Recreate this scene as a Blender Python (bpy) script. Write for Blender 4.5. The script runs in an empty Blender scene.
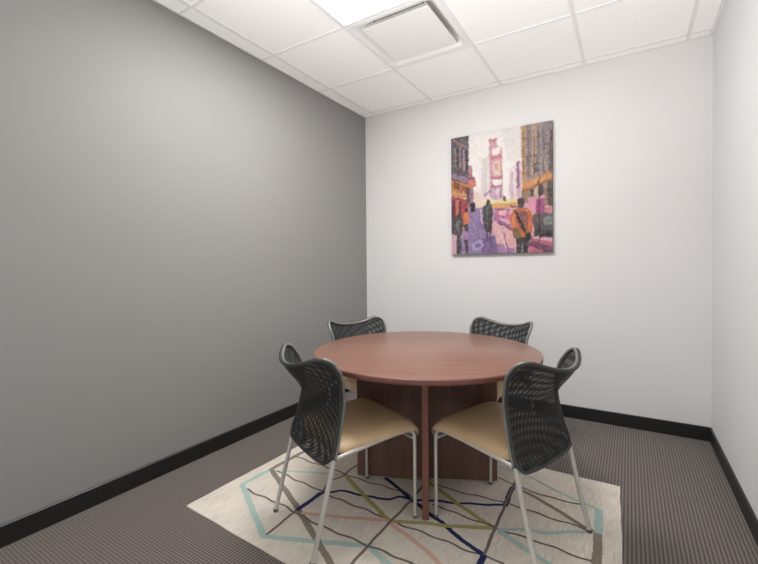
import bpy, bmesh, math, random
import numpy as np
from mathutils import Vector, Matrix

random.seed(7)
RNG = np.random.default_rng(7)
scene = bpy.context.scene
COL = scene.collection

# ------------------------------------------------------------------ helpers
def lin(c):
    c = c / 255.0
    return c / 12.92 if c <= 0.04045 else ((c + 0.055) / 1.055) ** 2.4

def rgb(r, g, b):
    return (lin(r), lin(g), lin(b), 1.0)

def tag(o, label=None, cat=None, group=None, kind=None):
    if label: o['label'] = label
    if cat: o['category'] = cat
    if group: o['group'] = group
    if kind: o['kind'] = kind
    return o

def empty(name, loc, rz=0.0):
    o = bpy.data.objects.new(name, None)
    o.empty_display_size = 0.1
    o.location = loc
    o.rotation_euler = (0, 0, rz)
    COL.objects.link(o)
    return o

class MB:
    """collects shapes, then links them as one mesh object"""
    def __init__(self):
        self.v, self.f, self.m, self.uv = [], [], [], {}
    def add(self, verts, faces, mi=0):
        o = len(self.v)
        self.v += [tuple(p) for p in verts]
        for f in faces:
            self.f.append(tuple(i + o for i in f)); self.m.append(mi)
    def box(self, x0, x1, y0, y1, z0, z1, mi=0):
        v = [(x, y, z) for z in (z0, z1) for y in (y0, y1) for x in (x0, x1)]
        self.add(v, [(0, 2, 3, 1), (4, 5, 7, 6), (0, 1, 5, 4), (2, 6, 7, 3), (0, 4, 6, 2), (1, 3, 7, 5)], mi)
    def tube(self, pts, r, n=12, mi=0, cap=True, flat=1.0):
        pts = [Vector(p) for p in pts]
        rad = r if isinstance(r, (list, tuple)) else [r] * len(pts)
        rings = []
        t0 = (pts[1] - pts[0]).normalized()
        a = Vector((1, 0, 0)) if abs(t0.x) < 0.8 else Vector((0, 1, 0))
        nrm = (a - t0 * a.dot(t0)).normalized()
        for i, p in enumerate(pts):
            if i == 0: t = pts[1] - pts[0]
            elif i == len(pts) - 1: t = pts[-1] - pts[-2]
            else: t = (pts[i + 1] - p).normalized() + (p - pts[i - 1]).normalized()
            t.normalize()
            nrm = (nrm - t * nrm.dot(t)).normalized()
            b = t.cross(nrm)
            rings.append([p + (nrm * math.cos(2 * math.pi * k / n) + b * math.sin(2 * math.pi * k / n) * flat) * rad[i] for k in range(n)])
        v = [q for ring in rings for q in ring]
        f = []
        for i in range(len(pts) - 1):
            for k in range(n):
                f.append((i * n + k, i * n + (k + 1) % n, (i + 1) * n + (k + 1) % n, (i + 1) * n + k))
        if cap:
            f.append(tuple(range(n - 1, -1, -1)))
            f.append(tuple((len(pts) - 1) * n + k for k in range(n)))
        self.add(v, f, mi)
    def lathe(self, prof, n=48, mi=0, c=(0, 0, 0)):
        v = []
        for r, z in prof:
            for k in range(n):
                a = 2 * math.pi * k / n
                v.append((c[0] + r * math.cos(a), c[1] + r * math.sin(a), c[2] + z))
        f = []
        m = len(prof)
        for i in range(m - 1):
            for k in range(n):
                f.append((i * n + k, i * n + (k + 1) % n, (i + 1) * n + (k + 1) % n, (i + 1) * n + k))
        f.append(tuple(range(n - 1, -1, -1)))
        f.append(tuple((m - 1) * n + k for k in range(n)))
        self.add(v, f, mi)
    def build(self, name, mats, parent=None, smooth=False, bevel=0.0, uv=None, segs=2):
        me = bpy.data.meshes.new(name)
        me.from_pydata(self.v, [], self.f)
        mats = mats if isinstance(mats, (list, tuple)) else [mats]
        for m in mats: me.materials.append(m)
        me.polygons.foreach_set('material_index', self.m)
        if uv is not None:
            l = me.uv_layers.new(name='UVMap')
            for lp in me.loops:
                l.data[lp.index].uv = uv[lp.vertex_index]
        bm = bmesh.new(); bm.from_mesh(me)
        bmesh.ops.recalc_face_normals(bm, faces=bm.faces)
        bm.to_mesh(me); bm.free()
        if smooth:
            me.polygons.foreach_set('use_smooth', [True] * len(me.polygons))
            me.set_sharp_from_angle(angle=math.radians(42))
        me.update()
        o = bpy.data.objects.new(name, me)
        COL.objects.link(o)
        if parent: o.parent = parent
        if bevel:
            b = o.modifiers.new('bevel', 'BEVEL'); b.width = bevel; b.segments = segs; b.limit_method = 'ANGLE'
        return o

def spline(pts, n=8):
    """Catmull-Rom through the points"""
    P = [Vector(p) for p in pts]
    P = [P[0] * 2 - P[1]] + P + [P[-1] * 2 - P[-2]]
    out = []
    for i in range(1, len(P) - 2):
        a, b, c, d = P[i - 1], P[i], P[i + 1], P[i + 2]
        for k in range(n):
            t = k / n
            out.append(0.5 * ((2 * b) + (c - a) * t + (2 * a - 5 * b + 4 * c - d) * t * t + (3 * b - a - 3 * c + d) * t ** 3))
    out.append(P[-2])
    return out

# ------------------------------------------------------------------ materials
class NT:
    def __init__(self, name):
        self.mat = bpy.data.materials.new(name)
        self.mat.use_nodes = True
        self.t = self.mat.node_tree
        self.bsdf = self.t.nodes['Principled BSDF']
        self.out = self.t.nodes['Material Output']
    def n(self, kind, **kw):
        nd = self.t.nodes.new(kind)
        for k, v in kw.items():
            if k.startswith('i_'):
                key = k[2:]
                nd.inputs[int(key) if key.isdigit() else key.replace('_', ' ')].default_value = v
            else: setattr(nd, k, v)
        return nd
    def l(self, a, ao, b, bi):
        self.t.links.new(a.outputs[ao], b.inputs[bi])
    def coord(self, out='Object', scale=(1, 1, 1), rot=(0, 0, 0)):
        tc = self.n('ShaderNodeTexCoord'); mp = self.n('ShaderNodeMapping')
        mp.inputs['Scale'].default_value = scale; mp.inputs['Rotation'].default_value = rot
        self.l(tc, out, mp, 'Vector')
        return mp
    def ramp(self, src, so, stops):
        r = self.n('ShaderNodeValToRGB')
        e = r.color_ramp.elements
        while len(e) < len(stops): e.new(0.5)
        for el, (p, c) in zip(e, stops): el.position = p; el.color = c
        self.l(src, so, r, 'Fac')
        return r
    def math(self, op, a, b=None):
        m = self.n('ShaderNodeMath', operation=op)
        for i, s in enumerate((a, b)):
            if s is None: continue
            if isinstance(s, (int, float)): m.inputs[i].default_value = s
            else: self.l(s[0], s[1], m, i)
        return (m, 0)

def plain(name, c, rough=0.5, metal=0.0, spec=0.5, noise=0.04, nscale=18.0, bump=0.0, bscale=200.0):
    k = NT(name)
    mp = k.coord()
    nz = k.n('ShaderNodeTexNoise'); nz.inputs['Scale'].default_value = nscale; nz.inputs['Detail'].default_value = 4
    k.l(mp, 'Vector', nz, 'Vector')
    lo = tuple(x * (1 - noise) for x in c[:3]) + (1,); hi = tuple(min(1, x * (1 + noise)) for x in c[:3]) + (1,)
    r = k.ramp(nz, 'Fac', [(0.3, lo), (0.7, hi)])
    k.l(r, 'Color', k.bsdf, 'Base Color')
    k.bsdf.inputs['Roughness'].default_value = rough
    k.bsdf.inputs['Metallic'].default_value = metal
    k.bsdf.inputs['Specular IOR Level'].default_value = spec
    if bump:
        nb = k.n('ShaderNodeTexNoise'); nb.inputs['Scale'].default_value = bscale; nb.inputs['Detail'].default_value = 2
        k.l(mp, 'Vector', nb, 'Vector')
        b = k.n('ShaderNodeBump'); b.inputs['Strength'].default_value = bump; b.inputs['Distance'].default_value = 0.002
        k.l(nb, 'Fac', b, 'Height'); k.l(b, 'Normal', k.bsdf, 'Normal')
    return k.mat

def emission(name, c, s):
    k = NT(name)
    e = k.n('ShaderNodeEmission'); e.inputs['Color'].default_value = c; e.inputs['Strength'].default_value = s
    k.l(e, 0, k.out, 'Surface')
    return k.mat

def carpet_mat():
    k = NT('looped_carpet')
    mp = k.coord()
    nz = k.n('ShaderNodeTexNoise'); nz.inputs['Scale'].default_value = 55; nz.inputs['Detail'].default_value = 3
    k.l(mp, 'Vector', nz, 'Vector')
    sp = k.n('ShaderNodeSeparateXYZ'); k.l(mp, 'Vector', sp, 0)
    jit = k.math('MULTIPLY', (nz, 'Fac'), 0.9)
    xs = k.math('MULTIPLY', (sp, 'X'), 2 * math.pi / 0.0153)
    ys = k.math('MULTIPLY', (sp, 'Y'), 2 * math.pi / 0.0125)
    sx = k.math('SINE', k.math('ADD', xs, jit)); sy = k.math('SINE', k.math('ADD', ys, jit))
    a = k.math('MULTIPLY', sx, 0.26); b = k.math('MULTIPLY', sy, 0.17)
    s = k.math('ADD', k.math('ADD', a, b), 0.5)
    n2 = k.n('ShaderNodeTexNoise'); n2.inputs['Scale'].default_value = 260; n2.inputs['Detail'].default_value = 2
    k.l(mp, 'Vector', n2, 'Vector')
    s2 = k.math('ADD', s, k.math('MULTIPLY', k.math('SUBTRACT', (n2, 'Fac'), 0.5), 0.5))
    r = k.ramp(s2[0], 0, [(0.05, CARPET[0]), (0.5, CARPET[1]), (0.95, CARPET[2])])
    k.l(r, 'Color', k.bsdf, 'Base Color')
    k.bsdf.inputs['Roughness'].default_value = 0.95
    k.bsdf.inputs['Specular IOR Level'].default_value = 0.1
    k.bsdf.inputs['Sheen Weight'].default_value = 0.25
    bp = k.n('ShaderNodeBump'); bp.inputs['Strength'].default_value = 0.5; bp.inputs['Distance'].default_value = 0.003
    k.l(s2[0], 0, bp, 'Height'); k.l(bp, 'Normal', k.bsdf, 'Normal')
    return k.mat

def weave_mat(name, c, var=0.10):
    k = NT(name)
    mp = k.coord()
    st = k.coord(scale=(380, 14, 1))
    n1 = k.n('ShaderNodeTexNoise'); n1.inputs['Scale'].default_value = 1.0; n1.inputs['Detail'].default_value = 3
    k.l(st, 'Vector', n1, 'Vector')
    n2 = k.n('ShaderNodeTexNoise'); n2.inputs['Scale'].default_value = 7; n2.inputs['Detail'].default_value = 3
    k.l(mp, 'Vector', n2, 'Vector')
    s = k.math('ADD', k.math('MULTIPLY', (n1, 'Fac'), 0.75), k.math('MULTIPLY', (n2, 'Fac'), 0.25))
    lo = tuple(x * (1 - 2.2 * var) for x in c[:3]) + (1,); hi = tuple(min(1, x * (1 + 1.6 * var)) for x in c[:3]) + (1,)
    r = k.ramp(s[0], 0, [(0.34, lo), (0.66, hi)])
    k.l(r, 'Color', k.bsdf, 'Base Color')
    k.bsdf.inputs['Roughness'].default_value = 0.95
    k.bsdf.inputs['Specular IOR Level'].default_value = 0.1
    bp = k.n('ShaderNodeBump'); bp.inputs['Strength'].default_value = 0.3; bp.inputs['Distance'].default_value = 0.002
    k.l(n1, 'Fac', bp, 'Height'); k.l(bp, 'Normal', k.bsdf, 'Normal')
    return k.mat

def wood_mat(name, dark, mid, light, rough, scale=(1.4, 26, 26), rot=(0, 0, 0), coat=0.0):
    k = NT(name)
    mp = k.coord(scale=scale, rot=rot)
    n0 = k.n('ShaderNodeTexNoise'); n0.inputs['Scale'].default_value = 1.0; n0.inputs['Detail'].default_value = 6; n0.inputs['Roughness'].default_value = 0.6; n0.inputs['Distortion'].default_value = 0.6
    k.l(mp, 'Vector', n0, 'Vector')
    n1 = k.n('ShaderNodeTexNoise'); n1.inputs['Scale'].default_value = 5.0; n1.inputs['Detail'].default_value = 4
    k.l(mp, 'Vector', n1, 'Vector')
    s = k.math('ADD', k.math('MULTIPLY', (n0, 'Fac'), 0.7), k.math('MULTIPLY', (n1, 'Fac'), 0.3))
    r = k.ramp(s[0], 0, [(0.32, dark), (0.5, mid), (0.68, light)])
    k.l(r, 'Color', k.bsdf, 'Base Color')
    k.bsdf.inputs['Roughness'].default_value = rough
    k.bsdf.inputs['Coat Weight'].default_value = coat
    k.bsdf.inputs['Coat Roughness'].default_value = 0.25
    return k.mat

def mesh_fabric_mat(name, period, hole, c, skew):
    """knitted see-through mesh: little round-cornered holes between black threads, laid out in the cloth's own UV (metres)"""
    k = NT(name)
    mp = k.coord('UV', rot=(0, 0, skew))
    sp = k.n('ShaderNodeSeparateXYZ'); k.l(mp, 'Vector', sp, 0)
    sx = k.math('SINE', k.math('MULTIPLY', (sp, 'X'), 2 * math.pi / period))
    sy = k.math('SINE', k.math('MULTIPLY', (sp, 'Y'), 2 * math.pi / period))
    prod = k.math('ADD', sx, sy)
    m = k.math('GREATER_THAN', prod, hole)
    tr = k.n('ShaderNodeBsdfTransparent')
    mx = k.n('ShaderNodeMixShader')
    k.l(m[0], 0, mx, 'Fac')
    k.l(k.bsdf, 0, mx, 1); k.l(tr, 0, mx, 2)
    k.l(mx, 0, k.out, 'Surface')
    k.bsdf.inputs['Base Color'].default_value = c
    k.bsdf.inputs['Roughness'].default_value = 0.75
    k.bsdf.inputs['Specular IOR Level'].default_value = 0.3
    return k.mat

CARPET = (rgb(55, 49, 45), rgb(99, 91, 85), rgb(140, 131, 124))
M = {}
M['wall_cool'] = plain('cool_white_wall_paint', rgb(229, 230, 231), 0.7, spec=0.2, noise=0.006, nscale=3, bump=0.05)
M['wall_white'] = plain('white_wall_paint', rgb(230, 228, 227), 0.7, spec=0.2, noise=0.006, nscale=3, bump=0.05)
M['wall_grey'] = plain('grey_accent_paint', rgb(146, 144, 142), 0.55, spec=0.3, noise=0.008, nscale=3, bump=0.05)
M['tile'] = plain('glowing_ceiling_tile_board', rgb(250, 249, 248), 0.9, spec=0.1, noise=0.01, nscale=60, bump=0.1, bscale=400)
M['grid'] = plain('ceiling_grid_metal', rgb(240, 239, 238), 0.5, spec=0.3, noise=0.01)
M['base'] = plain('black_vinyl_base', rgb(30, 28, 27), 0.42, noise=0.1, nscale=8)
M['carpet'] = carpet_mat()
M['rug'] = weave_mat('cream_rug_weave', rgb(221, 212, 199))
M['aqua'] = weave_mat('aqua_yarn', rgb(172, 196, 188), 0.06)
M['taupe'] = weave_mat('taupe_yarn', rgb(142, 131, 119), 0.06)
M['brown'] = weave_mat('brown_yarn', rgb(122, 109, 101), 0.08)
M['navy'] = weave_mat('navy_yarn', rgb(50, 56, 96), 0.08)
M['olive'] = weave_mat('olive_yarn', rgb(172, 166, 108), 0.06)
M['pink'] = weave_mat('pink_yarn', rgb(212, 178, 160), 0.05)
M['wood_top'] = wood_mat('mahogany_laminate_top', rgb(117, 82, 69), rgb(128, 91, 77), rgb(139, 101, 87), 0.33)
M['wood_edge'] = wood_mat('mahogany_edge_band', rgb(106, 65, 55), rgb(118, 74, 63), rgb(130, 84, 72), 0.4)
M['wood_base'] = wood_mat('mahogany_laminate_base', rgb(98, 70, 60), rgb(112, 80, 69), rgb(126, 92, 80), 0.4, scale=(26, 26, 1.4))
M['metal'] = plain('satin_silver_frame', rgb(206, 204, 199), 0.42, metal=0.45, noise=0.02)
M['frame_grey'] = plain('grey_back_frame', rgb(132, 132, 130), 0.4, metal=0.4, noise=0.02)
M['black'] = plain('black_plastic', rgb(30, 30, 30), 0.5, noise=0.05)
M['sleeve'] = plain('black_fabric_binding', rgb(52, 53, 52), 0.5, noise=0.08, nscale=60)
M['glide'] = plain('grey_foot_glide', rgb(92, 90, 86), 0.5)
M['vinyl'] = plain('tan_seat_vinyl', rgb(202, 173, 136), 0.42, spec=0.4, noise=0.035, nscale=9, bump=0.12, bscale=500)
M['mesh_rear'] = mesh_fabric_mat('black_mesh_outer', 0.0064, 0.66, rgb(44, 45, 44), 0.0)
M['mesh_front'] = mesh_fabric_mat('black_mesh_inner', 0.0054, 0.66, rgb(44, 45, 44), 0.06)
M['light_frame'] = plain('light_housing_white', rgb(235, 235, 234), 0.5, noise=0.01)
M['vent'] = plain('vent_white_enamel', rgb(244, 243, 242), 0.45, noise=0.01)
M['vent_dark'] = plain('vent_hanger_grey', rgb(120, 120, 119), 0.7, noise=0.05)  # plain mid grey of the plate hangers
M['hook'] = plain('canvas_staple_wood', rgb(150, 120, 90), 0.7)

LIGHT_E = 40.0
WORLD_E = 1.0
TILE_GLOW_E = 0.06
ADDED_FILL_W = 18.0

# ------------------------------------------------------------------ the room (metres; x along the back wall, y into the depth)
XL, XR, YB, YF, H = -2.240, 0.458, 3.296, -0.95, 2.622
FZ = -0.004          # carpet level; the top of the rug is z = 0
TH = 0.12
def struct(name, mb, mats, parent=None, **kw):
    o = mb.build(name, mats, parent, **kw)
    if parent is None: o['kind'] = 'structure'
    return o

b = MB(); b.box(XL - TH, XR + TH, YF, YB + TH, -0.10, FZ); struct('floor', b, M['carpet'])
b = MB(); b.box(XL - TH, XL, YF, YB, FZ, H); struct('wall_left', b, M['wall_grey'])
b = MB(); b.box(XL - TH, XR + TH, YB, YB + TH, FZ, H); struct('wall_back', b, M['wall_white'])
b = MB(); b.box(XR, XR + TH, YF, YB, FZ, H); struct('wall_right', b, M['wall_cool'])
BH, BT = 0.088, 0.010
def base_profile(name, p0, p1, nrm):
    """coved baseboard: straight face, rounded top, small toe"""
    prof = [(0, FZ), (BT, FZ), (BT, BH - 0.004), (BT - 0.004, BH), (0, BH)]
    m = MB(); n = len(prof); v = []
    for p in (p0, p1):
        for d, z in prof: v.append((p[0] + nrm[0] * d, p[1] + nrm[1] * d, z))
    f = [(i, (i + 1) % n, n + (i + 1) % n, n + i) for i in range(n)] + [tuple(range(n)), tuple(range(2 * n - 1, n - 1, -1))]
    m.add(v, f); struct(name, m, M['base'])
base_profile('baseboard_left', (XL, YF), (XL, YB), (1, 0))
base_profile('baseboard_back', (XL + BT, YB), (XR - BT, YB), (0, -1))
base_profile('baseboard_right', (XR, YF), (XR, YB), (-1, 0))

# suspended ceiling: tiles in a metal grid
S = 0.61
GX = [-2.116 + S * i for i in range(5)]
GY = [3.2116 - S * i for i in range(7)]
LIGHT_X, VENT_X = (GX[1], GX[2]), (GX[1], GX[2])
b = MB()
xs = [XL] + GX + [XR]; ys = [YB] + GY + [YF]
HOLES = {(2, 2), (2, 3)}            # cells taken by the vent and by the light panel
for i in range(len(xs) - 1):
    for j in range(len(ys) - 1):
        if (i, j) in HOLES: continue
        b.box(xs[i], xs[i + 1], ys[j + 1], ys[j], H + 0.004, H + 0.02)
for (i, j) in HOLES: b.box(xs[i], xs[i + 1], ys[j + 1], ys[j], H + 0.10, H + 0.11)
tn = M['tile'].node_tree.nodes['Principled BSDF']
tn.inputs['Emission Color'].default_value = (1, 0.99, 0.98, 1); tn.inputs['Emission Strength'].default_value = TILE_GLOW_E  # added glow: the tiles emit faintly to lift the ceiling's brightness
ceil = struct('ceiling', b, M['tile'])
b = MB()
gw = 0.011
for x in GX: b.box(x - gw, x + gw, YF, YB - 0.016, H - 0.002, H + 0.006)
for j, y in enumerate(GY):
    segs = [(XL + 0.016, XR - 0.02)]
    for x0, x1 in segs: b.box(x0, x1, y - gw * 0.8, y + gw * 0.8, H - 0.0015, H + 0.006)
b.box(XL, XL + 0.016, YF, YB, H - 0.002, H + 0.006); b.box(XR - 0.02, XR, YF, YB, H - 0.002, H + 0.006)
b.box(XL + 0.016, XR - 0.02, YB - 0.016, YB, H - 0.0012, H + 0.006)
b.build('ceiling_grid', M['grid'], ceil)

# light panel let into one cell of the grid
lx0, lx1, ly0, ly1 = GX[1], GX[2], GY[3], GY[2]
lt = empty('ceiling_light', ((lx0 + lx1) / 2, (ly0 + ly1) / 2, H))
tag(lt, 'glowing white light panel set flush in the ceiling grid', 'ceiling light')
hx, hy = (lx1 - lx0) / 2 - gw, (ly1 - ly0) / 2 - gw
b = MB()
fw = 0.010
for a in ((-hx, hx, -hy, -hy + fw), (-hx, hx, hy - fw, hy), (-hx, -hx + fw, -hy + fw, hy - fw), (hx - fw, hx, -hy + fw, hy - fw)):
    b.box(a[0], a[1], a[2], a[3], -0.004, 0.05)
b.build('light_frame', M['light_frame'], lt)
b = MB(); b.box(-hx + fw, hx - fw, -hy + fw, hy - fw, 0.002, 0.012)
b.build('diffuser', emission('light_panel_glow', (1.0, 0.995, 0.982, 1), LIGHT_E), lt)

# square plaque air diffuser next to it
vx0, vx1, vy0, vy1 = GX[1], GX[2], GY[2], GY[1]
vt = empty('ceiling_vent', ((vx0 + vx1) / 2, (vy0 + vy1) / 2, H))
tag(vt, 'white square air vent with a flat centre plate hung below a recessed frame', 'air vent')
h = S / 2 - gw
def rrect(hw, r, n=6, z=0.0):
    out = []
    for cx, cy, a0 in ((hw - r, hw - r, 0), (-hw + r, hw - r, 90), (-hw + r, -hw + r, 180), (hw - r, -hw + r, 270)):
        for k in range(n + 1):
            a = math.radians(a0 + 90 * k / n); out.append((cx + r * math.cos(a), cy + r * math.sin(a), z))
    return out
rings = [rrect(h, 0.002, z=0.05), rrect(h, 0.002, z=-0.002), rrect(0.268, 0.02, z=-0.002), rrect(0.262, 0.03, z=0.004), rrect(0.245, 0.035, z=0.045), rrect(0.17, 0.035, z=0.085)]
b = MB(); n = len(rings[0])
b.add([p for r in rings for p in r], [(i * n + k, i * n + (k + 1) % n, (i + 1) * n + (k + 1) % n, (i + 1) * n + k) for i in range(len(rings) - 1) for k in range(n)] + [tuple((len(rings) - 1) * n + k for k in range(n))])
b.build('vent_frame', M['vent'], vt, smooth=True)
pl = [rrect(0.205, 0.004, z=0.035), rrect(0.222, 0.006, z=0.008), rrect(0.226, 0.006, z=0.003), rrect(0.225, 0.006, z=-0.001)]
b = MB(); n = len(pl[0])
b.add([p for r in pl for p in r], [(i * n + k, i * n + (k + 1) % n, (i + 1) * n + (k + 1) % n, (i + 1) * n + k) for i in range(len(pl) - 1) for k in range(n)] + [tuple(range(n)), tuple((len(pl) - 1) * n + k for k in range(n))])
b.build('centre_plate', M['vent'], vt)
for sx in (-1, 1):
    for sy in (-1, 1):
        b = MB(); b.tube([(sx * 0.17, sy * 0.17, 0.03), (sx * 0.17, sy * 0.17, 0.084)], 0.006, 8)
        b.build('plate_hanger', M['vent_dark'], vt)

# ------------------------------------------------------------------ canvas painting on the back wall
CX0, CX1, CZ0, CZ1, CD = -1.324, -0.504, 1.2535, 2.252, 0.034

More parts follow.
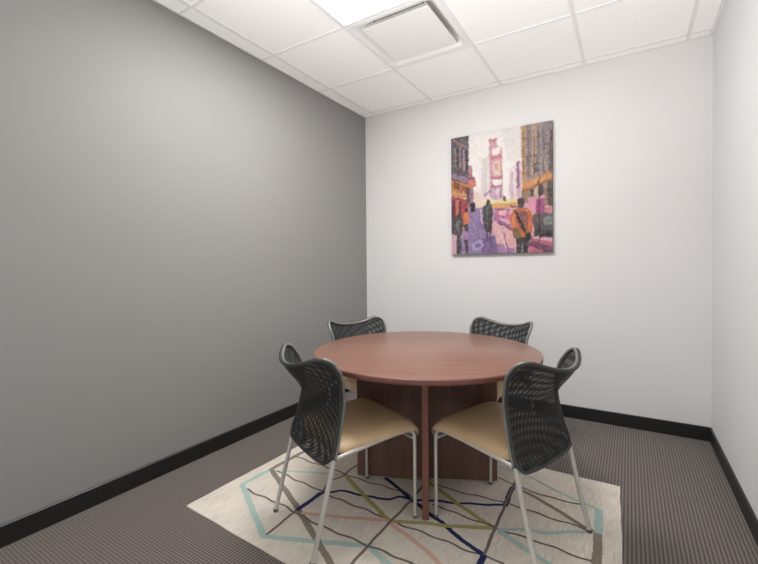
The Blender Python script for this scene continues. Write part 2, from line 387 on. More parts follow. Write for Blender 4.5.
# colour patches of the painting (sRGB, outline in fractions of the canvas)
CANVAS_SHAPES = [
    ((236, 229, 224), [(-0.05, 1.05), (1.05, 1.05), (1.05, -0.05), (-0.05, -0.05)]),
    ((226, 219, 215), [(0.527, 1.05), (0.719, 1.05), (0.718, 0.71), (0.578, 0.748)]),
    ((214, 160, 176), [(-0.05, 0.437), (1.05, 0.375), (1.05, -0.05), (-0.05, -0.05)]),
    ((190, 140, 175), [(0.181, 0.435), (0.445, 0.427), (0.603, 0.372), (0.39, 0.222), (0.195, 0.232)]),
    ((140, 115, 165), [(0.19, 0.367), (0.336, 0.379), (0.363, 0.223), (0.483, -0.05), (0.047, -0.05)]),
    ((115, 90, 140), [(0.307, 0.126), (0.484, 0.142), (0.536, -0.05), (0.334, -0.05)]),
    ((170, 150, 195), [(0.217, 0.084), (0.307, 0.115), (0.348, 0.069), (0.306, 0.031), (0.222, 0.033)]),
    ((120, 100, 150), [(0.245, 0.077), (0.301, 0.093), (0.321, 0.066), (0.265, 0.049)]),
    ((225, 165, 165), [(0.431, 0.286), (0.564, 0.257), (0.678, 0.102), (0.691, -0.05), (0.51, -0.05), (0.457, 0.154)]),
    ((205, 110, 150), [(0.458, 0.382), (0.608, 0.357), (0.608, 0.265), (0.471, 0.283)]),
    ((230, 175, 185), [(0.493, 0.352), (0.577, 0.342), (0.564, 0.3), (0.503, 0.308)]),
    ((150, 95, 150), [(0.458, 0.295), (0.607, 0.222), (0.612, 0.186), (0.444, 0.274)]),
    ((165, 115, 165), [(0.484, 0.087), (0.653, 0.029), (0.653, -0.05), (0.491, -0.05)]),
    ((195, 95, 120), [(0.791, 0.109), (1.05, 0.071), (1.05, -0.05), (0.778, -0.05)]),
    ((110, 60, 90), [(0.791, 0.088), (1.05, 0.031), (1.05, -0.05), (0.791, 0.057)]),
    ((215, 140, 160), [(0.779, 0.245), (0.888, 0.198), (0.888, 0.106), (0.791, 0.119)]),
    ((222, 208, 205), [(0.324, 0.789), (0.409, 0.8), (0.418, 0.439), (0.314, 0.452)]),
    ((210, 192, 192), [(0.352, 0.774), (0.371, 0.777), (0.378, 0.447), (0.356, 0.449)]),
    ((228, 210, 214), [(0.599, 0.671), (0.668, 0.712), (0.672, 0.42), (0.598, 0.426)]),
    ((206, 175, 188), [(0.609, 0.638), (0.642, 0.656), (0.647, 0.426), (0.611, 0.429)]),
    ((205, 165, 180), [(0.665, 0.721), (0.711, 0.728), (0.715, 0.421), (0.667, 0.425)]),
    ((130, 90, 110), [(0.675, 0.719), (0.696, 0.726), (0.697, 0.513), (0.677, 0.515)]),
    ((206, 150, 160), [(0.399, 0.933), (0.48, 0.943), (0.484, 0.867), (0.532, 0.856), (0.541, 0.434), (0.418, 0.444)]),
    ((190, 120, 140), [(0.399, 0.933), (0.48, 0.941), (0.479, 0.911), (0.402, 0.895)]),
    ((240, 226, 222), [(0.434, 0.856), (0.516, 0.858), (0.511, 0.807), (0.442, 0.803)]),
    ((190, 110, 130), [(0.42, 0.799), (0.532, 0.796), (0.532, 0.762), (0.423, 0.766)]),
    ((226, 190, 176), [(0.436, 0.747), (0.51, 0.747), (0.51, 0.631), (0.441, 0.634)]),
    ((200, 150, 110), [(0.457, 0.73), (0.492, 0.73), (0.492, 0.682), (0.46, 0.682)]),
    ((180, 100, 120), [(0.414, 0.623), (0.536, 0.62), (0.536, 0.603), (0.414, 0.606)]),
    ((240, 228, 228), [(0.438, 0.599), (0.523, 0.597), (0.523, 0.556), (0.44, 0.555)]),
    ((180, 110, 130), [(0.419, 0.557), (0.536, 0.551), (0.536, 0.536), (0.419, 0.54)]),
    ((200, 165, 195), [(0.43, 0.532), (0.531, 0.528), (0.53, 0.448), (0.432, 0.452)]),
    ((222, 196, 210), [(0.454, 0.517), (0.509, 0.517), (0.509, 0.476), (0.456, 0.476)]),
    ((165, 140, 180), [(0.337, 0.49), (0.424, 0.522), (0.424, 0.509), (0.35, 0.467)]),
    ((92, 82, 86), [(-0.05, 1.05), (0.191, 1.05), (0.191, 0.636), (-0.05, 0.696)]),
    ((150, 110, 105), [(-0.05, 1.05), (0.054, 0.974), (0.181, 0.902), (0.181, 0.884), (0.039, 0.948)]),
    ((125, 112, 112), [(0.03, 0.915), (0.053, 0.919), (0.058, 0.741), (0.035, 0.748)]),
    ((128, 110, 110), [(0.083, 0.924), (0.106, 0.917), (0.111, 0.724), (0.088, 0.738)]),
    ((165, 130, 130), [(0.129, 0.891), (0.147, 0.882), (0.149, 0.704), (0.131, 0.71)]),
    ((58, 50, 56), [(0.158, 0.887), (0.178, 0.873), (0.18, 0.678), (0.16, 0.689)]),
    ((60, 52, 58), [(0.059, 0.911), (0.08, 0.902), (0.082, 0.738), (0.061, 0.74)]),
    ((140, 110, 140), [(-0.05, 0.715), (0.197, 0.636), (0.205, 0.586), (-0.05, 0.66)]),
    ((80, 60, 80), [(-0.05, 0.664), (0.197, 0.591), (0.197, 0.578), (-0.05, 0.648)]),
    ((196, 118, 62), [(-0.05, 0.655), (0.185, 0.588), (0.185, 0.462), (-0.05, 0.513)]),
    ((120, 66, 48), [(0.028, 0.625), (0.095, 0.596), (0.095, 0.544), (0.027, 0.565)]),
    ((215, 150, 90), [(-0.05, 0.551), (0.185, 0.502), (0.185, 0.484), (-0.05, 0.53)]),
    ((150, 80, 50), [(0.11, 0.585), (0.168, 0.567), (0.168, 0.522), (0.11, 0.536)]),
    ((170, 70, 66), [(-0.05, 0.513), (0.184, 0.457), (0.183, 0.232), (-0.05, 0.218)]),
    ((92, 44, 60), [(-0.05, 0.47), (0.044, 0.463), (0.043, 0.285), (-0.05, 0.286)]),
    ((110, 50, 70), [(0.08, 0.454), (0.109, 0.447), (0.108, 0.293), (0.079, 0.294)]),
    ((205, 110, 80), [(0.05, 0.463), (0.074, 0.457), (0.073, 0.294), (0.049, 0.296)]),
    ((178, 112, 116), [(0.186, 0.754), (0.223, 0.736), (0.231, 0.628), (0.191, 0.632)]),
    ((205, 115, 90), [(0.186, 0.626), (0.259, 0.63), (0.27, 0.566), (0.219, 0.549), (0.185, 0.57)]),
    ((130, 80, 100), [(0.168, 0.65), (0.254, 0.648), (0.259, 0.625), (0.174, 0.625)]),
    ((150, 110, 120), [(0.168, 0.567), (0.236, 0.552), (0.247, 0.397), (0.184, 0.39)]),
    ((92, 66, 76), [(0.162, 0.56), (0.197, 0.557), (0.196, 0.423), (0.167, 0.425)]),
    ((226, 200, 190), [(0.239, 0.531), (0.323, 0.491), (0.322, 0.391), (0.247, 0.397)]),
    ((232, 205, 180), [(0.253, 0.474), (0.424, 0.45), (0.423, 0.385), (0.252, 0.385)]),
    ((60, 50, 60), [(0.201, 0.422), (0.253, 0.434), (0.258, 0.358), (0.207, 0.352)]),
    ((226, 210, 150), [(0.418, 0.435), (0.705, 0.428), (0.705, 0.386), (0.418, 0.4)]),
    ((224, 160, 80), [(0.407, 0.405), (0.705, 0.397), (0.705, 0.359), (0.407, 0.375)]),
    ((110, 90, 80), [(0.541, 0.462), (0.567, 0.46), (0.572, 0.417), (0.541, 0.419)]),
    ((150, 100, 110), [(0.482, 0.37), (0.53, 0.366), (0.525, 0.341), (0.488, 0.343)]),
    ((162, 128, 108), [(0.714, 1.05), (1.05, 1.05), (1.05, 0.344), (0.72, 0.406)]),
    ((190, 138, 98), [(0.716, 1.05), (0.761, 1.05), (0.76, 0.539), (0.72, 0.522)]),
    ((132, 118, 120), [(0.764, 1.05), (0.81, 1.05), (0.804, 0.587), (0.77, 0.569)]),
    ((176, 146, 124), [(0.817, 1.05), (0.858, 1.05), (0.857, 0.602), (0.816, 0.592)]),
    ((140, 128, 132), [(0.863, 1.05), (0.937, 1.05), (0.936, 0.614), (0.862, 0.601)]),
    ((156, 140, 138), [(0.882, 1.05), (0.901, 1.05), (0.901, 0.608), (0.881, 0.605)]),
    ((132, 122, 128), [(0.948, 1.05), (1.05, 1.05), (1.05, 0.627), (0.948, 0.619)]),
    ((112, 92, 84), [(0.829, 0.749), (0.858, 0.756), (0.867, 0.621), (0.829, 0.611)]),
    ((190, 176, 160), [(0.834, 0.738), (0.848, 0.741), (0.853, 0.695), (0.838, 0.692)]),
    ((212, 140, 84), [(0.72, 0.538), (1.05, 0.631), (1.05, 0.573), (0.725, 0.483)]),
    ((170, 100, 60), [(0.725, 0.492), (1.05, 0.577), (1.05, 0.557), (0.725, 0.467)]),
    ((150, 116, 98), [(0.72, 0.471), (1.05, 0.561), (1.05, 0.334), (0.72, 0.396)]),
    ((76, 62, 62), [(0.799, 0.49), (0.823, 0.496), (0.828, 0.413), (0.799, 0.411)]),
    ((80, 66, 66), [(0.881, 0.517), (0.91, 0.529), (0.919, 0.401), (0.881, 0.404)]),
    ((196, 170, 140), [(0.833, 0.501), (0.867, 0.512), (0.871, 0.409), (0.838, 0.412)]),
    ((84, 66, 66), [(0.952, 0.541), (1.05, 0.546), (1.05, 0.356), (0.957, 0.358)]),
    ((222, 142, 160), [(0.774, 0.429), (0.929, 0.437), (0.938, 0.294), (0.779, 0.304)]),
    ((160, 70, 124), [(0.847, 0.411), (0.929, 0.417), (0.933, 0.29), (0.852, 0.295)]),
    ((206, 120, 130), [(0.933, 0.339), (1.05, 0.342), (1.05, 0.284), (0.933, 0.288)]),
    ((88, 84, 88), [(0.823, 0.295), (1.05, 0.294), (1.05, 0.102), (0.827, 0.129)]),
    ((122, 122, 122), [(0.912, 0.269), (1.05, 0.27), (1.05, 0.209), (0.919, 0.207)]),
    ((60, 54, 60), [(0.832, 0.18), (1.05, 0.152), (1.05, 0.108), (0.832, 0.122)]),
    ((66, 56, 62), [(0.872, 0.672), (0.879, 0.671), (0.892, 0.075), (0.88, 0.075)]),
    ((120, 70, 110), [(0.458, 0.371), (0.608, 0.34), (0.603, 0.332), (0.453, 0.363)]),
    ((120, 70, 110), [(0.484, 0.25), (0.641, 0.189), (0.636, 0.181), (0.479, 0.242)]),
    ((120, 70, 110), [(0.55, 0.171), (0.607, -0.05), (0.601, -0.05), (0.545, 0.163)]),
    ((120, 70, 110), [(0.223, 0.23), (0.307, 0.115), (0.301, 0.106), (0.217, 0.221)]),
    ((120, 70, 110), [(0.779, 0.183), (0.827, 0.097), (0.822, 0.089), (0.774, 0.174)]),
    ((120, 70, 110), [(0.418, 0.326), (0.551, 0.292), (0.545, 0.284), (0.412, 0.317)]),
    ((120, 70, 110), [(0.166, 0.283), (0.252, 0.385), (0.247, 0.377), (0.16, 0.274)]),
    ((120, 70, 110), [(0.608, 0.382), (0.779, 0.345), (0.774, 0.337), (0.603, 0.374)]),
    ((240, 205, 205), [(0.484, 0.196), (0.563, 0.042), (0.573, 0.042), (0.495, 0.195)]),
    ((240, 205, 205), [(0.608, 0.265), (0.628, 0.168), (0.638, 0.168), (0.618, 0.265)]),
    ((240, 205, 205), [(0.308, 0.37), (0.322, 0.248), (0.333, 0.247), (0.319, 0.37)]),
    ((240, 205, 205), [(0.538, 0.362), (0.608, 0.344), (0.618, 0.343), (0.548, 0.361)]),
    ((240, 205, 205), [(0.803, 0.244), (0.832, 0.159), (0.842, 0.159), (0.813, 0.243)]),
    ((240, 205, 205), [(0.888, 0.256), (1.05, 0.259), (1.05, 0.258), (0.897, 0.255)]),
    ((96, 80, 76), [(0.736, 0.959), (0.742, 0.962), (0.743, 0.593), (0.735, 0.587)]),
    ((96, 80, 76), [(0.783, 0.952), (0.789, 0.955), (0.789, 0.596), (0.782, 0.59)]),
    ((96, 80, 76), [(0.834, 0.944), (0.84, 0.947), (0.841, 0.599), (0.833, 0.594)]),
    ((96, 80, 76), [(0.873, 0.938), (0.879, 0.942), (0.879, 0.602), (0.872, 0.597)]),
    ((96, 80, 76), [(0.92, 0.931), (0.926, 0.935), (0.927, 0.605), (0.919, 0.6)]),
    ((96, 80, 76), [(0.972, 0.924), (1.05, 0.927), (1.05, 0.609), (0.971, 0.604)]),
    ((120, 100, 90), [(0.721, 0.898), (1.05, 0.896), (1.05, 0.89), (0.721, 0.892)]),
    ((120, 100, 90), [(0.721, 0.825), (1.05, 0.826), (1.05, 0.82), (0.721, 0.819)]),
    ((120, 100, 90), [(0.721, 0.752), (1.05, 0.755), (1.05, 0.749), (0.721, 0.746)]),
    ((120, 100, 90), [(0.72, 0.679), (1.05, 0.685), (1.05, 0.679), (0.72, 0.672)]),
    ((150, 90, 110), [(0.408, 0.55), (0.413, 0.549), (0.413, 0.457), (0.408, 0.458)]),
    ((150, 90, 110), [(0.462, 0.545), (0.467, 0.544), (0.467, 0.453), (0.461, 0.454)]),
    ((150, 90, 110), [(0.515, 0.54), (0.52, 0.539), (0.52, 0.449), (0.514, 0.449)]),
    ((64, 54, 58), [(0.668, 0.103), (0.666, 0.135), (0.791, 0.136), (0.783, 0.057), (0.771, -0.05), (0.728, -0.05), (0.724, 0.069), (0.713, -0.05), (0.668, -0.05)]),
    ((110, 105, 110), [(0.724, 0.08), (0.736, 0.079), (0.736, -0.05), (0.723, -0.05)]),
    ((210, 100, 56), [(0.608, 0.286), (0.634, 0.338), (0.679, 0.356), (0.754, 0.351), (0.803, 0.323), (0.825, 0.274), (0.818, 0.181), (0.793, 0.115), (0.643, 0.121), (0.618, 0.201)]),
    ((140, 84, 72), [(0.674, 0.331), (0.759, 0.326), (0.784, 0.255), (0.769, 0.162), (0.704, 0.186), (0.664, 0.273)]),
    ((118, 88, 62), [(0.628, 0.2), (0.704, 0.186), (0.719, 0.118), (0.643, 0.116)]),
    ((226, 130, 70), [(0.623, 0.286), (0.649, 0.305), (0.664, 0.209), (0.633, 0.189)]),
    ((48, 36, 38), [(0.644, 0.342), (0.662, 0.345), (0.764, 0.162), (0.744, 0.153)]),
    ((48, 44, 48), [(0.749, 0.153), (0.803, 0.161), (0.808, 0.098), (0.759, 0.089)]),
    ((66, 52, 50), [(0.674, 0.409), (0.687, 0.434), (0.712, 0.438), (0.737, 0.428), (0.747, 0.398), (0.739, 0.363), (0.714, 0.35), (0.689, 0.362)]),
    ((64, 60, 62), [(0.344, 0.39), (0.364, 0.404), (0.38, 0.447), (0.402, 0.436), (0.413, 0.405), (0.434, 0.384), (0.436, 0.264), (0.428, 0.166), (0.357, 0.18), (0.341, 0.269)]),
    ((92, 88, 88), [(0.369, 0.377), (0.391, 0.376), (0.395, 0.2), (0.374, 0.201)]),
    ((90, 66, 90), [(0.368, 0.179), (0.39, 0.174), (0.384, 0.101), (0.368, 0.109)]),
    ((90, 66, 90), [(0.401, 0.169), (0.42, 0.168), (0.422, 0.111), (0.403, 0.112)]),
    ((74, 68, 72), [(-0.05, 0.298), (0.043, 0.319), (0.061, 0.341), (0.091, 0.337), (0.108, 0.308), (0.128, 0.276), (0.125, 0.189), (0.101, 0.156), (0.107, 0.031), (0.053, -0.05), (0.054, 0.158), (-0.05, 0.194)]),
    ((110, 104, 104), [(0.043, 0.285), (0.079, 0.287), (0.084, 0.191), (0.049, 0.193)]),
    ((56, 44, 50), [(0.144, 0.381), (0.158, 0.391), (0.173, 0.379), (0.172, 0.35), (0.143, 0.352)]),
    ((228, 112, 66), [(0.126, 0.337), (0.149, 0.356), (0.175, 0.35), (0.195, 0.322), (0.192, 0.259), (0.172, 0.244), (0.137, 0.248), (0.126, 0.28)]),
    ((60, 56, 62), [(0.137, 0.252), (0.183, 0.25), (0.18, 0.187), (0.14, 0.189)]),
    ((176, 130, 160), [(0.142, 0.184), (0.18, 0.183), (0.177, 0.108), (0.145, 0.109)]),
    ((72, 60, 72), [(0.142, 0.121), (0.177, 0.108), (0.182, -0.05), (0.147, 0.03)]),
]

# woven lines of the rug: yarn, width, course on the floor
RUG_LINES = [
    ('aqua', 0.028, [(-1.751, 1.589), (-1.761, 1.398), (-1.342, 1.171), (-1.122, 1.26), (-0.923, 1.351), (-0.781, 1.297)]),
    ('aqua', 0.014, [(-1.728, 1.583), (-1.535, 1.676), (-1.343, 1.749)]),
    ('taupe', 0.028, [(-1.734, 1.972), (-1.751, 1.589), (-1.352, 1.39), (-0.983, 1.189), (-0.928, 1.158)]),
    ('brown', 0.011, [(-1.757, 1.776), (-1.451, 1.763), (-1.183, 1.754), (-0.982, 1.77), (-0.929, 1.752)]),
    ('brown', 0.011, [(-1.708, 1.594), (-1.343, 1.558), (-1.088, 1.544), (-0.935, 1.541), (-0.752, 1.534), (-0.55, 1.533), (-0.412, 1.535)]),
    ('brown', 0.011, [(-1.704, 1.38), (-1.388, 1.368), (-1.144, 1.344), (-0.955, 1.353), (-0.726, 1.349), (-0.689, 1.344)]),
    ('brown', 0.013, [(-1.338, 1.184), (-1.35, 1.39)]),
    ('navy', 0.026, [(-1.348, 1.378), (-1.344, 1.551)]),
    ('brown', 0.012, [(-1.344, 1.551), (-1.382, 1.678), (-1.343, 1.749), (-1.359, 1.823), (-1.351, 1.861), (-1.345, 1.913)]),
    ('navy', 0.018, [(-1.344, 1.551), (-1.271, 1.616), (-1.168, 1.632), (-1.073, 1.653), (-1.015, 1.681), (-0.981, 1.722), (-0.928, 1.729), (-0.875, 1.744)]),
    ('navy', 0.022, [(-1.141, 1.837), (-1.03, 1.787), (-0.93, 1.731), (-0.861, 1.704), (-0.804, 1.674), (-0.723, 1.642), (-0.594, 1.573), (-0.493, 1.54)]),
    ('navy', 0.026, [(-0.493, 1.54), (-0.494, 1.477), (-0.492, 1.414)]),
    ('navy', 0.018, [(-0.887, 1.746), (-0.758, 1.798), (-0.661, 1.84), (-0.512, 1.909)]),
    ('navy', 0.026, [(-0.51, 1.904), (-0.518, 2.097)]),
    ('olive', 0.024, [(-1.343, 1.749), (-1.105, 1.62), (-0.93, 1.532)]),
    ('olive', 0.024, [(-0.928, 1.529), (-0.782, 1.6), (-0.689, 1.632), (-0.503, 1.72)]),
    ('olive', 0.024, [(-0.957, 1.933), (-0.846, 1.883), (-0.704, 1.806), (-0.503, 1.72)]),
    ('olive', 0.02, [(-1.129, 1.85), (-0.951, 1.929)]),
    ('pink', 0.022, [(-1.316, 1.375), (-1.123, 1.447), (-0.943, 1.528)]),
    ('pink', 0.022, [(-0.943, 1.528), (-0.795, 1.479), (-0.709, 1.446), (-0.599, 1.392)]),
    ('brown', 0.013, [(-0.917, 1.187), (-0.921, 1.253), (-0.922, 1.52), (-0.918, 1.709), (-0.923, 1.872), (-0.932, 1.995)]),
    ('brown', 0.011, [(-0.884, 1.917), (-0.79, 1.906), (-0.61, 1.928), (-0.414, 1.932), (-0.273, 1.919), (-0.145, 1.912)]),
    ('brown', 0.011, [(-0.714, 2.16), (-0.616, 2.143), (-0.45, 2.104), (-0.297, 2.089), (-0.186, 2.1)]),
    ('brown', 0.011, [(-0.814, 1.741), (-0.77, 1.748), (-0.651, 1.728), (-0.505, 1.728), (-0.462, 1.725), (-0.332, 1.727), (-0.221, 1.717), (-0.106, 1.718)]),
    ('brown', 0.013, [(-0.529, 2.28), (-0.52, 2.161), (-0.503, 1.72), (-0.493, 1.54)]),
    ('taupe', 0.022, [(-0.486, 2.094), (-0.315, 2.014), (-0.171, 1.928), (-0.114, 1.905)]),
    ('taupe', 0.034, [(-0.114, 1.908), (-0.105, 1.706), (-0.103, 1.627)]),
    ('aqua', 0.034, [(-0.122, 2.104), (-0.112, 1.909)]),
    ('aqua', 0.014, [(-0.532, 2.266), (-0.454, 2.237), (-0.308, 2.164), (-0.121, 2.096)]),
    ('aqua', 0.018, [(-0.488, 1.717), (-0.408, 1.773), (-0.319, 1.795), (-0.132, 1.914)]),
    ('aqua', 0.026, [(-0.483, 1.714), (-0.289, 1.626), (-0.237, 1.605)]),
    ('aqua', 0.014, [(-0.731, 2.283), (-0.643, 2.266), (-0.573, 2.255), (-0.532, 2.266)]),
]
def inside(px, py, poly):
    r = np.zeros(px.shape, bool); n = len(poly)
    for i in range(n):
        x0, y0 = poly[i]; x1, y1 = poly[(i + 1) % n]
        if y0 == y1: continue
        c = ((y0 > py) != (y1 > py)) & (px < (x1 - x0) * (py - y0) / (y1 - y0) + x0)
        r ^= c
    return r

def smooth_noise(nx, ny, cells):
    g = RNG.normal(size=(cells + 2, cells + 2))
    yy, xx = np.meshgrid(np.linspace(0, cells, ny), np.linspace(0, cells, nx), indexing='ij')
    i, j = yy.astype(int), xx.astype(int); fy, fx = yy - i, xx - j
    return g[i, j] * (1 - fy) * (1 - fx) + g[i + 1, j] * fy * (1 - fx) + g[i, j + 1] * (1 - fy) * fx + g[i + 1, j + 1] * fy * fx

def painting():
    nx, ny = 165, 200
    yy, xx = np.meshgrid(np.linspace(0, 1, ny), np.linspace(0, 1, nx), indexing='ij')
    wx = np.clip(xx + smooth_noise(nx, ny, 50) * 0.004, 0.004, 0.996); wy = np.clip(yy + smooth_noise(nx, ny, 50) * 0.004, 0.004, 0.996)
    img = np.zeros((ny, nx, 3)) + 235.0
    for c, poly in CANVAS_SHAPES:
        img[inside(wx, wy, poly)] = c
    strokes = smooth_noise(nx, ny, 60) * 9 + smooth_noise(nx, ny, 110) * 7
    dark = 1 - img.mean(2) / 255.0
    img += (strokes * (0.25 + 1.3 * dark))[..., None]
    for ch in range(3): img[..., ch] += smooth_noise(nx, ny, 40) * 7 * (0.2 + 1.2 * dark)
    # broken brushwork: soft vertical dabs and paler dry-brush flecks
    dab = smooth_noise(nx, ny, 80); fleck = np.clip(smooth_noise(nx, ny, 95) - 0.9, 0, 1)
    img += (dab * 10 * dark)[..., None]
    img = img + (np.array((226.0, 205.0, 200.0)) - img) * (fleck * 0.45 * (dark > 0.12))[..., None]
    grey = img.mean(2, keepdims=True)
    img = (grey + (img - grey) * 0.84) * 0.93 + np.array((190.0, 178.0, 174.0)) * 0.07
    sm = (img + np.roll(img, 1, 0) + np.roll(img, 1, 1) + np.roll(np.roll(img, 1, 0), 1, 1)) / 4
    img[1:, 1:] = sm[1:, 1:]
    img = np.clip(img * 0.97, 0, 255) / 255.0
    lin_ = np.where(img <= 0.04045, img / 12.92, ((img + 0.055) / 1.055) ** 2.4)
    root = empty('canvas_painting', ((CX0 + CX1) / 2, YB, CZ0))
    tag(root, 'unframed canvas painting of a busy city street hanging on the white back wall', 'painting')
    w, hgt = CX1 - CX0, CZ1 - CZ0
    v = [(-w / 2 + w * i / (nx - 1), -CD, hgt * j / (ny - 1)) for j in range(ny) for i in range(nx)]
    f = [(j * nx + i, j * nx + i + 1, (j + 1) * nx + i + 1, (j + 1) * nx + i) for j in range(ny - 1) for i in range(nx - 1)]
    cols = [tuple(lin_[j, i]) for j in range(ny) for i in range(nx)]
    # wrapped edges continue the picture, a little darker
    def strip(ids, back):
        o = len(v)
        for q in ids:
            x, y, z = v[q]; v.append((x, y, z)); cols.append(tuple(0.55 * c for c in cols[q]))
        for q in ids:
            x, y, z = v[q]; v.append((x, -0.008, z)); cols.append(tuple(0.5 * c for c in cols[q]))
        n = len(ids)
        for k in range(n - 1): f.append((o + k, o + k + 1, o + n + k + 1, o + n + k))
    strip([j * nx for j in range(ny)], 0); strip([j * nx + nx - 1 for j in range(ny)], 0)
    strip(list(range(nx)), 0); strip([(ny - 1) * nx + i for i in range(nx)], 0)
    me = bpy.data.meshes.new('canvas'); me.from_pydata(v, [], f)
    at = me.color_attributes.new('paint', 'FLOAT_COLOR', 'POINT')
    at.data.foreach_set('color', np.array([c + (1.0,) for c in cols], dtype=np.float32).ravel())
    k = NT('oil_paint')
    a = k.n('ShaderNodeAttribute', attribute_name='paint')
    k.l(a, 'Color', k.bsdf, 'Base Color'); k.bsdf.inputs['Roughness'].default_value = 0.55; k.bsdf.inputs['Specular IOR Level'].default_value = 0.25
    mp = k.coord(); nz = k.n('ShaderNodeTexNoise'); nz.inputs['Scale'].default_value = 120
    k.l(mp, 'Vector', nz, 'Vector'); bp = k.n('ShaderNodeBump'); bp.inputs['Strength'].default_value = 0.15; bp.inputs['Distance'].default_value = 0.002
    k.l(nz, 'Fac', bp, 'Height'); k.l(bp, 'Normal', k.bsdf, 'Normal')
    me.materials.append(k.mat)
    o = bpy.data.objects.new('canvas', me); COL.objects.link(o); o.parent = root
    m = MB(); t = 0.03
    for a_ in ((-w / 2 + .002, w / 2 - .002, 0.002, t), (-w / 2 + .002, w / 2 - .002, hgt - t, hgt - .002), (-w / 2 + .002, -w / 2 + t, t, hgt - t), (w / 2 - t, w / 2 - .002, t, hgt - t)):
        m.box(a_[0], a_[1], -CD + 0.004, -0.0005, a_[2], a_[3])
    m.build('stretcher_bar', M['hook'], root)
painting()

# ------------------------------------------------------------------ rug with woven lines
RUG_Z = 0.0
def make_rug():
    mats = ['rug', 'aqua', 'taupe', 'brown', 'navy', 'olive', 'pink']
    c = [(-1.838, 1.135), (-0.004, 1.060), (-0.040, 2.378), (-1.822, 2.378)]
    cx, cy = -0.93, 1.75
    m = MB()
    # slightly wavy outline
    out = []
    for i in range(4):
        p, q = c[i], c[(i + 1) % 4]
        for k in range(24):
            t = k / 24; nx_, ny_ = q[1] - p[1], -(q[0] - p[0]); L = math.hypot(nx_, ny_)
            w_ = 0.003 * math.sin(9 * t + i * 2.1) * math.sin(math.pi * t) + 0.0012 * math.sin(40 * t)
            out.append((p[0] + (q[0] - p[0]) * t + nx_ / L * w_ - cx, p[1] + (q[1] - p[1]) * t + ny_ / L * w_ - cy))
    n = len(out)
    m.add([(x, y, FZ + 0.0003) for x, y in out] + [(x, y, RUG_Z) for x, y in out],
          [tuple(range(n)), tuple(range(n, 2 * n))] + [(i, (i + 1) % n, n + (i + 1) % n, n + i) for i in range(n)], 0)
    rr = random.Random(3)
    for li, (col, w_, pts) in enumerate(RUG_LINES):
        P = []
        for a, q in zip(pts[:-1], pts[1:]):
            d = math.hypot(q[0] - a[0], q[1] - a[1]); k = max(2, int(d / 0.012))
            P += [(a[0] + (q[0] - a[0]) * i / k, a[1] + (q[1] - a[1]) * i / k) for i in range(k)]
        P.append(pts[-1])
        amp = 0.0045 if w_ < 0.013 else (0.0035 if col == 'navy' and w_ < 0.02 else 0.0012)
        ph = rr.uniform(0, 6); L, R = [], []
        for i, p in enumerate(P):
            a = P[max(0, i - 3)]; q = P[min(len(P) - 1, i + 3)]
            d = math.hypot(q[0] - a[0], q[1] - a[1]) or 1.0
            nx_, ny_ = -(q[1] - a[1]) / d, (q[0] - a[0]) / d
            o = amp * (math.sin(i * 0.55 + ph) + 0.6 * math.sin(i * 0.23 + 2 * ph))
            h1 = w_ / 2 * (1 + rr.uniform(-0.12, 0.12)); h2 = w_ / 2 * (1 + rr.uniform(-0.12, 0.12))
            L.append((p[0] + nx_ * (o + h1), p[1] + ny_ * (o + h1))); R.append((p[0] + nx_ * (o - h2), p[1] + ny_ * (o - h2)))
        def clampy(p): return (min(max(p[0], -1.83), -0.02), min(max(p[1], 1.11), 2.37))
        L = [clampy(p) for p in L]; R = [clampy(p) for p in R]
        z = RUG_Z + 0.0003 + 0.00004 * li
        k = len(P)
        m.add([(x - cx, y - cy, z) for x, y in L] + [(x - cx, y - cy, z) for x, y in R], [(k + i, k + i + 1, i + 1, i) for i in range(k - 1)], mats.index(col))
    o = m.build('area_rug', [M[k] for k in mats])
    o.location = (cx, cy, 0)
    tag(o, 'cream flatweave rug with crossing coloured lines lying under the round table', 'rug')
make_rug()

# ------------------------------------------------------------------ round table
TX, TY, TA = -0.947, 1.953, math.radians(25.3)
def make_table():
    root = empty('round_table', (TX, TY, RUG_Z), TA)
    tag(root, 'round mahogany meeting table on crossed panel base in the middle of the rug', 'table')
    R, ht, th = 0.5965, 0.7035, 0.0245
    m = MB()
    m.lathe([(R - 0.004, ht - th), (R - 0.001, ht - th + 0.001), (R, ht - th + 0.004), (R, ht - 0.006), (R - 0.0015, ht - 0.002), (R - 0.005, ht)], 128)
    # the flat top carries the laminate, the rim the edge band
    n = 128
    top_face = len(m.f) - 1
    m.m[top_face] = 1
    o = m.build('tabletop', [M['wood_edge'], M['wood_top']], root, smooth=True)
    w, t = 0.377, 0.0145
    def panel(x0, x1, y0, y1, name):
        p = MB(); p.box(x0, x1, y0, y1, 0.006, ht - th - 0.0005)
        for fi in ((4, 5) if x1 - x0 > y1 - y0 else (2, 3)): p.m[fi] = 1
        if y1 - y0 > 0.1: p.m[2], p.m[3] = 1, 1
        po = p.build(name, [M['wood_base'], M['wood_edge']], root, bevel=0.002)
        return po
    pa = panel(-w, w, -t, t, 'base_panel')
    pb = panel(-t, t, -w, -t - 0.0005, 'base_panel')
    pc = panel(-t, t, t + 0.0005, w, 'base_panel')
    for q, par in (((-w + 0.03, 0), pa), ((w - 0.03, 0), pa), ((0, -w + 0.018), pb), ((0, w - 0.018), pc)):
        g = MB(); g.lathe([(0.011, 0.0), (0.013, 0.002), (0.013, 0.0058)], 16, c=(q[0], q[1], 0))
        g.build('foot_glide', M['black'], par, smooth=True)
make_table()

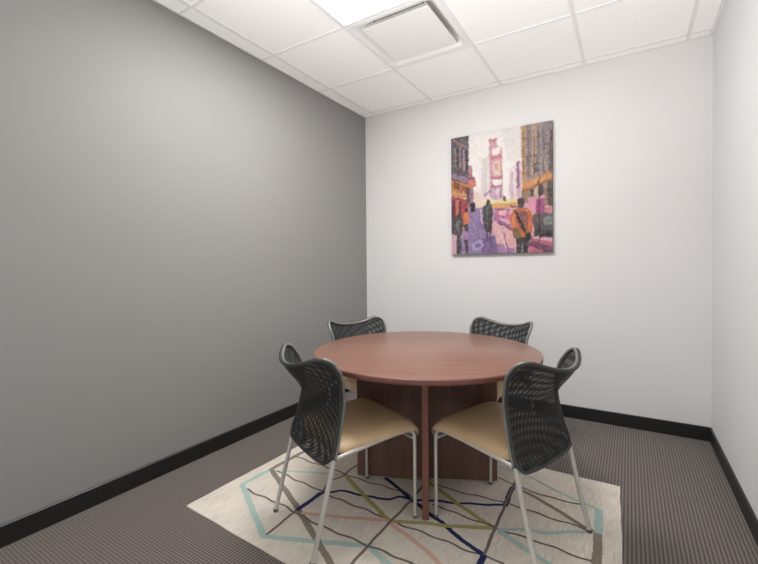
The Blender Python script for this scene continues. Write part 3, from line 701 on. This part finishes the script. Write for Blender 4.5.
# ------------------------------------------------------------------ chairs
SIDE = [  # (height, depth, half width) of the back's side edge
    (0.340, -0.184, 0.214), (0.385, -0.170, 0.213), (0.457, -0.145, 0.203), (0.590, -0.119, 0.197), (0.690, -0.130, 0.208), (0.745, -0.152, 0.219), (0.790, -0.176, 0.226), (0.818, -0.190, 0.228), (0.85, -0.205, 0.229)]
def side_at(h):
    return [float(np.interp(h, FINE[0], FINE[i])) for i in (1, 2)]
FINE = np.array([tuple(p) for p in spline(SIDE, 10)]).T
def sstep(a, b_, x):
    t = min(1, max(0, (x - a) / (b_ - a))); return t * t * (3 - 2 * t)
def back_pt(s, t, off=0.0):
    """s across (-1..1), t up (0..1)"""
    a = abs(s)
    e = min(1, max(0, (a - 0.72) / 0.28))
    top = 0.813 - 0.085 * (1 - math.sqrt(max(0, 1 - e ** 2.2)))
    bot = 0.366 + 0.026 * max(0, (a - 0.86) / 0.14)
    h_ = bot + (top - bot) * t
    y, w = side_at(h_)
    m_ = sstep(0.40, 0.60, h_)
    k = (1 - a ** 4) * (1 - m_) + (1 - s * s) * m_
    bulge = 0.030 + 0.066 * sstep(0.45, 0.80, h_)
    dz = 0.004 + 0.065 * sstep(0.5, 0.82, h_)
    return Vector((w * s, y - bulge * k + off, h_ - dz * k))

def copy_tree(o, parent=None):
    c = o.copy(); COL.objects.link(c)
    if parent: c.parent = parent
    for ch in list(o.children): copy_tree(ch, c)
    return c

def make_chair():
    root = empty('mesh_back_chair', (0, 0, 0))
    root['category'] = 'chair'
    r = 0.0082
    rail = [(0.246, 0.350), (0.2455, 0.374), (0.240, 0.392), (0.226, 0.405), (0.206, 0.411), (0.163, 0.4115), (0.08, 0.407), (0.0, 0.400), (-0.08, 0.393), (-0.155, 0.386)]
    for sx in (-1, 1):
        x = sx * 0.210
        m = MB(); m.tube([(x, 0.246, 0.010), (x, 0.246, 0.351)], r, 14)
        leg = m.build('leg', M['metal'], root, smooth=True)
        g = MB(); g.lathe([(0.0085, 0.0), (0.0098, 0.003), (0.0098, 0.012), (0.0082, 0.014)], 16, c=(x, 0.246, 0)); g.build('foot_glide', M['glide'], leg, smooth=True)
        m = MB(); m.tube([(x, -0.258, 0.010), (x, -0.230, 0.12), (x, -0.196, 0.25), (x, -0.164, 0.383)], 0.0100, 14)
        leg = m.build('leg', M['metal'], root, smooth=True)
        g = MB(); g.lathe([(0.0100, 0.0), (0.0114, 0.003), (0.0114, 0.012), (0.0098, 0.014)], 16, c=(x, -0.2595, 0)); g.build('foot_glide', M['glide'], leg, smooth=True)
        m = MB(); m.tube(spline([(x, y, z) for y, z in rail], 5), r, 14)
        m.build('seat_rail', M['metal'], root, smooth=True)
    for (y, z, nm) in ((0.236, 0.372, 'crossbar'), (-0.168, 0.372, 'crossbar')):
        m = MB(); m.tube([(-0.208, y, z), (0.208, y, z)], 0.0068, 12); m.build(nm, M['metal'], root, smooth=True)
    # seat cushion: crowned top, waterfall front
    nu, nv = 40, 44
    SC, SH = 0.065, 0.217
    m = MB(); v = []
    def rail_z(y): return float(np.interp(y, [-0.16, -0.08, 0, 0.08, 0.163, 0.206, 0.25, 0.264, 0.285], [0.386, 0.393, 0.400, 0.407, 0.4115, 0.409, 0.398, 0.384, 0.356]))
    def top_z(y): return float(np.interp(y, [-0.16, -0.08, 0, 0.08, 0.163, 0.21, 0.245, 0.265, 0.282], [0.386, 0.393, 0.400, 0.407, 0.4125, 0.412, 0.404, 0.392, 0.370]))
    def half_w(y):
        t = (y + 0.150) / 0.430
        e = 1.0
        if t > 0.9: e = math.sqrt(max(0, 1 - ((t - 0.9) / 0.1) ** 2 * 0.22))
        if t < 0.1: e = math.sqrt(max(0, 1 - ((0.1 - t) / 0.1) ** 2 * 0.30))
        return (0.205 + 0.022 * min(1, t * 1.6)) * e
    for j in range(nv + 1):
        tt = -1 + 2 * j / nv
        y = SC + SH * (1 - (1 - abs(tt)) ** 1.6) * (1 if tt > 0 else -1)
        hw = half_w(y)
        for i in range(nu + 1):
            ss = -1 + 2 * i / nu
            s_ = (1 - (1 - abs(ss)) ** 1.6) * (1 if ss > 0 else -1)
            ed = (1 - abs(s_) ** 7) ** 0.5 if abs(s_) < 1 else 0
            ed2 = (1 - abs((y - SC) / SH) ** 8) ** 0.5 if abs((y - SC) / SH) < 1 else 0
            z = top_z(y) + 0.008 + 0.038 * ed * ed2 + 0.006 * (1 - s_ * s_) * ed2 - 0.004 * math.exp(-((y + 0.02) / 0.1) ** 2) * (1 - s_ * s_)
            v.append((hw * s_, y, z))
    W_ = nu + 1
    f = [(j * W_ + i, j * W_ + i + 1, (j + 1) * W_ + i + 1, (j + 1) * W_ + i) for j in range(nv) for i in range(nu)]
    o = len(v)
    for j in range(nv + 1):
        for i in range(W_):
            x, y, z = v[j * W_ + i]; v.append((x * 0.985, SC + (y - SC) * 0.985, rail_z(y) + 0.0065))
    f += [(o + j * W_ + i, o + (j + 1) * W_ + i, o + (j + 1) * W_ + i + 1, o + j * W_ + i + 1) for j in range(nv) for i in range(nu)]
    edge = [i for i in range(W_)] + [j * W_ + nu for j in range(1, nv + 1)] + [nv * W_ + i for i in range(nu - 1, -1, -1)] + [j * W_ for j in range(nv - 1, 0, -1)]
    n = len(edge)
    f += [(edge[k], o + edge[k], o + edge[(k + 1) % n], edge[(k + 1) % n]) for k in range(n)]
    m.add(v, f)
    so = m.build('seat', M['vinyl'], root, smooth=True)
    # black pan under the cushion
    m = MB(); ys_ = [-0.135, -0.08, 0.0, 0.10, 0.19, 0.232]
    vv = []
    for y in ys_:
        for x in (-0.196, 0.196):
            vv += [(x, y, rail_z(y) + 0.006), (x, y, rail_z(y) - 0.010)]
    ff = []
    for i in range(len(ys_) - 1):
        a, c_ = i * 4, (i + 1) * 4
        ff += [(a, c_, c_ + 2, a + 2), (a + 1, a + 3, c_ + 3, c_ + 1), (a, a + 1, c_ + 1, c_), (a + 2, c_ + 2, c_ + 3, a + 3)]
    ff += [(0, 2, 3, 1), (len(vv) - 4, len(vv) - 3, len(vv) - 1, len(vv) - 2)]
    m.add(vv, ff); m.build('seat_pan', M['black'], root)
    # mesh back: outer and inner layer of a knitted sleeve over a tube frame
    bk = empty('backrest', (0, 0, 0)); bk.parent = root
    ns, nt = 48, 40
    def layer(name, mat, off):
        m = MB(); v, uv = [], []
        for j in range(nt + 1):
            for i in range(ns + 1):
                s = -1 + 2 * i / ns; t = j / nt
                ed = (1 - abs(s) ** 6) * (1 - abs(2 * t - 1) ** 8)
                p = back_pt(s, t, off * ed)
                v.append(tuple(p))
                q = back_pt(s, t)
                uv.append((q.x + 3 * off, q.z * 1.06))
        m.add(v, [(j * (ns + 1) + i, j * (ns + 1) + i + 1, (j + 1) * (ns + 1) + i + 1, (j + 1) * (ns + 1) + i) for j in range(nt) for i in range(ns)])
        return m.build(name, mat, bk, smooth=True, uv=uv)
    layer('mesh_panel', M['mesh_rear'], -0.005)
    layer('mesh_panel', M['mesh_front'], 0.011)
    NS = 60
    topl = [back_pt(-1 + 2 * i / NS, 1.0) for i in range(NS + 1)]
    sl = [back_pt(-1, j / 30) for j in range(30)]
    sr = [back_pt(1, j / 30) for j in range(29, -1, -1)]
    m = MB(); m.tube(sl + topl + sr, 0.0080, 12)
    m.build('edge_binding', M['sleeve'], bk, smooth=True)
    m = MB(); fr = [p + Vector((0.002 * (1 if p.x > 0 else -1), 0.0085, 0.0)) for p in sl + topl + sr]
    m.tube(fr, 0.0072, 12)
    m.build('back_frame', M['frame_grey'], bk, smooth=True)
    m = MB(); m.tube([back_pt(-1 + 2 * i / 40, 0.0) for i in range(41)], 0.0060, 10)
    m.build('bottom_binding', M['sleeve'], bk, smooth=True)
    return root

CHAIRS = [
    ((-1.1308, 1.4722), 65.75, RUG_Z, 'mesh-back chair with tan seat at the front left of the table'),
    ((-0.4590, 1.7850), 161.4, RUG_Z, 'mesh-back chair with tan seat at the front right of the table, wholly on the rug'),
    ((-1.4640, 2.1900), 336.2, -0.001, 'mesh-back chair behind the table on its left, in front of the room corner'),
    ((-0.7830, 2.5150), 254.8, -0.003, 'mesh-back chair behind the table on its right, below the painting'),
]
proto = make_chair()
for i, ((x, y), a, z, lab) in enumerate(CHAIRS):
    c = proto if i == 0 else copy_tree(proto)
    c.location = (x, y, z); c.rotation_euler = (0, 0, math.radians(a - 90))
    tag(c, lab, 'chair', 'mesh-back chairs around the round table')

# ------------------------------------------------------------------ added white world fill entering where the front wall is left out, camera
w = bpy.data.worlds.new('world'); scene.world = w; w.use_nodes = True
bg = w.node_tree.nodes['Background']; bg.inputs['Color'].default_value = (1.0, 0.995, 0.985, 1); bg.inputs['Strength'].default_value = WORLD_E

# added fill: an unseen soft lamp behind the camera, thrown up at the ceiling
fl = bpy.data.lights.new('added_ceiling_fill', 'AREA'); fl.shape = 'RECTANGLE'; fl.size = 1.4; fl.size_y = 0.5
fl.energy = ADDED_FILL_W; fl.spread = math.radians(72); fl.color = (1.0, 0.99, 0.98)
fo = bpy.data.objects.new('added_ceiling_fill', fl); COL.objects.link(fo)
fo.location = (-0.9, -0.25, 0.35)
fo.rotation_euler = (Vector((-0.55, 1.35, H)) - Vector(fo.location)).to_track_quat('-Z', 'Y').to_euler()

cam = bpy.data.cameras.new('camera'); co = bpy.data.objects.new('camera', cam); COL.objects.link(co)
cam.sensor_fit = 'HORIZONTAL'; cam.sensor_width = 36.0
F_PX, PPX, PPY = 399.906, 388.538, 273.300
cam.lens = 36.0 * F_PX / 758.0
cam.shift_x = (379.0 - PPX) / 758.0
cam.shift_y = (PPY - 282.0) / 758.0
cam.clip_start = 0.05
co.location = (0, 0, 1.15027)
co.rotation_euler = (Matrix.Rotation(0.542344, 3, 'Z') @ Matrix.Rotation(math.pi / 2 - 0.016346, 3, 'X') @ Matrix.Rotation(-0.007959, 3, 'Z')).to_euler()
scene.camera = co

scene.view_settings.view_transform = 'Standard'
scene.view_settings.look = 'None'
scene.view_settings.exposure = 0.0
scene.view_settings.gamma = 1.0
scene.cycles.use_denoising = True
scene.cycles.max_bounces = 12
scene.cycles.diffuse_bounces = 8
scene.cycles.transparent_max_bounces = 16
scene.cycles.sample_clamp_indirect = 6.0
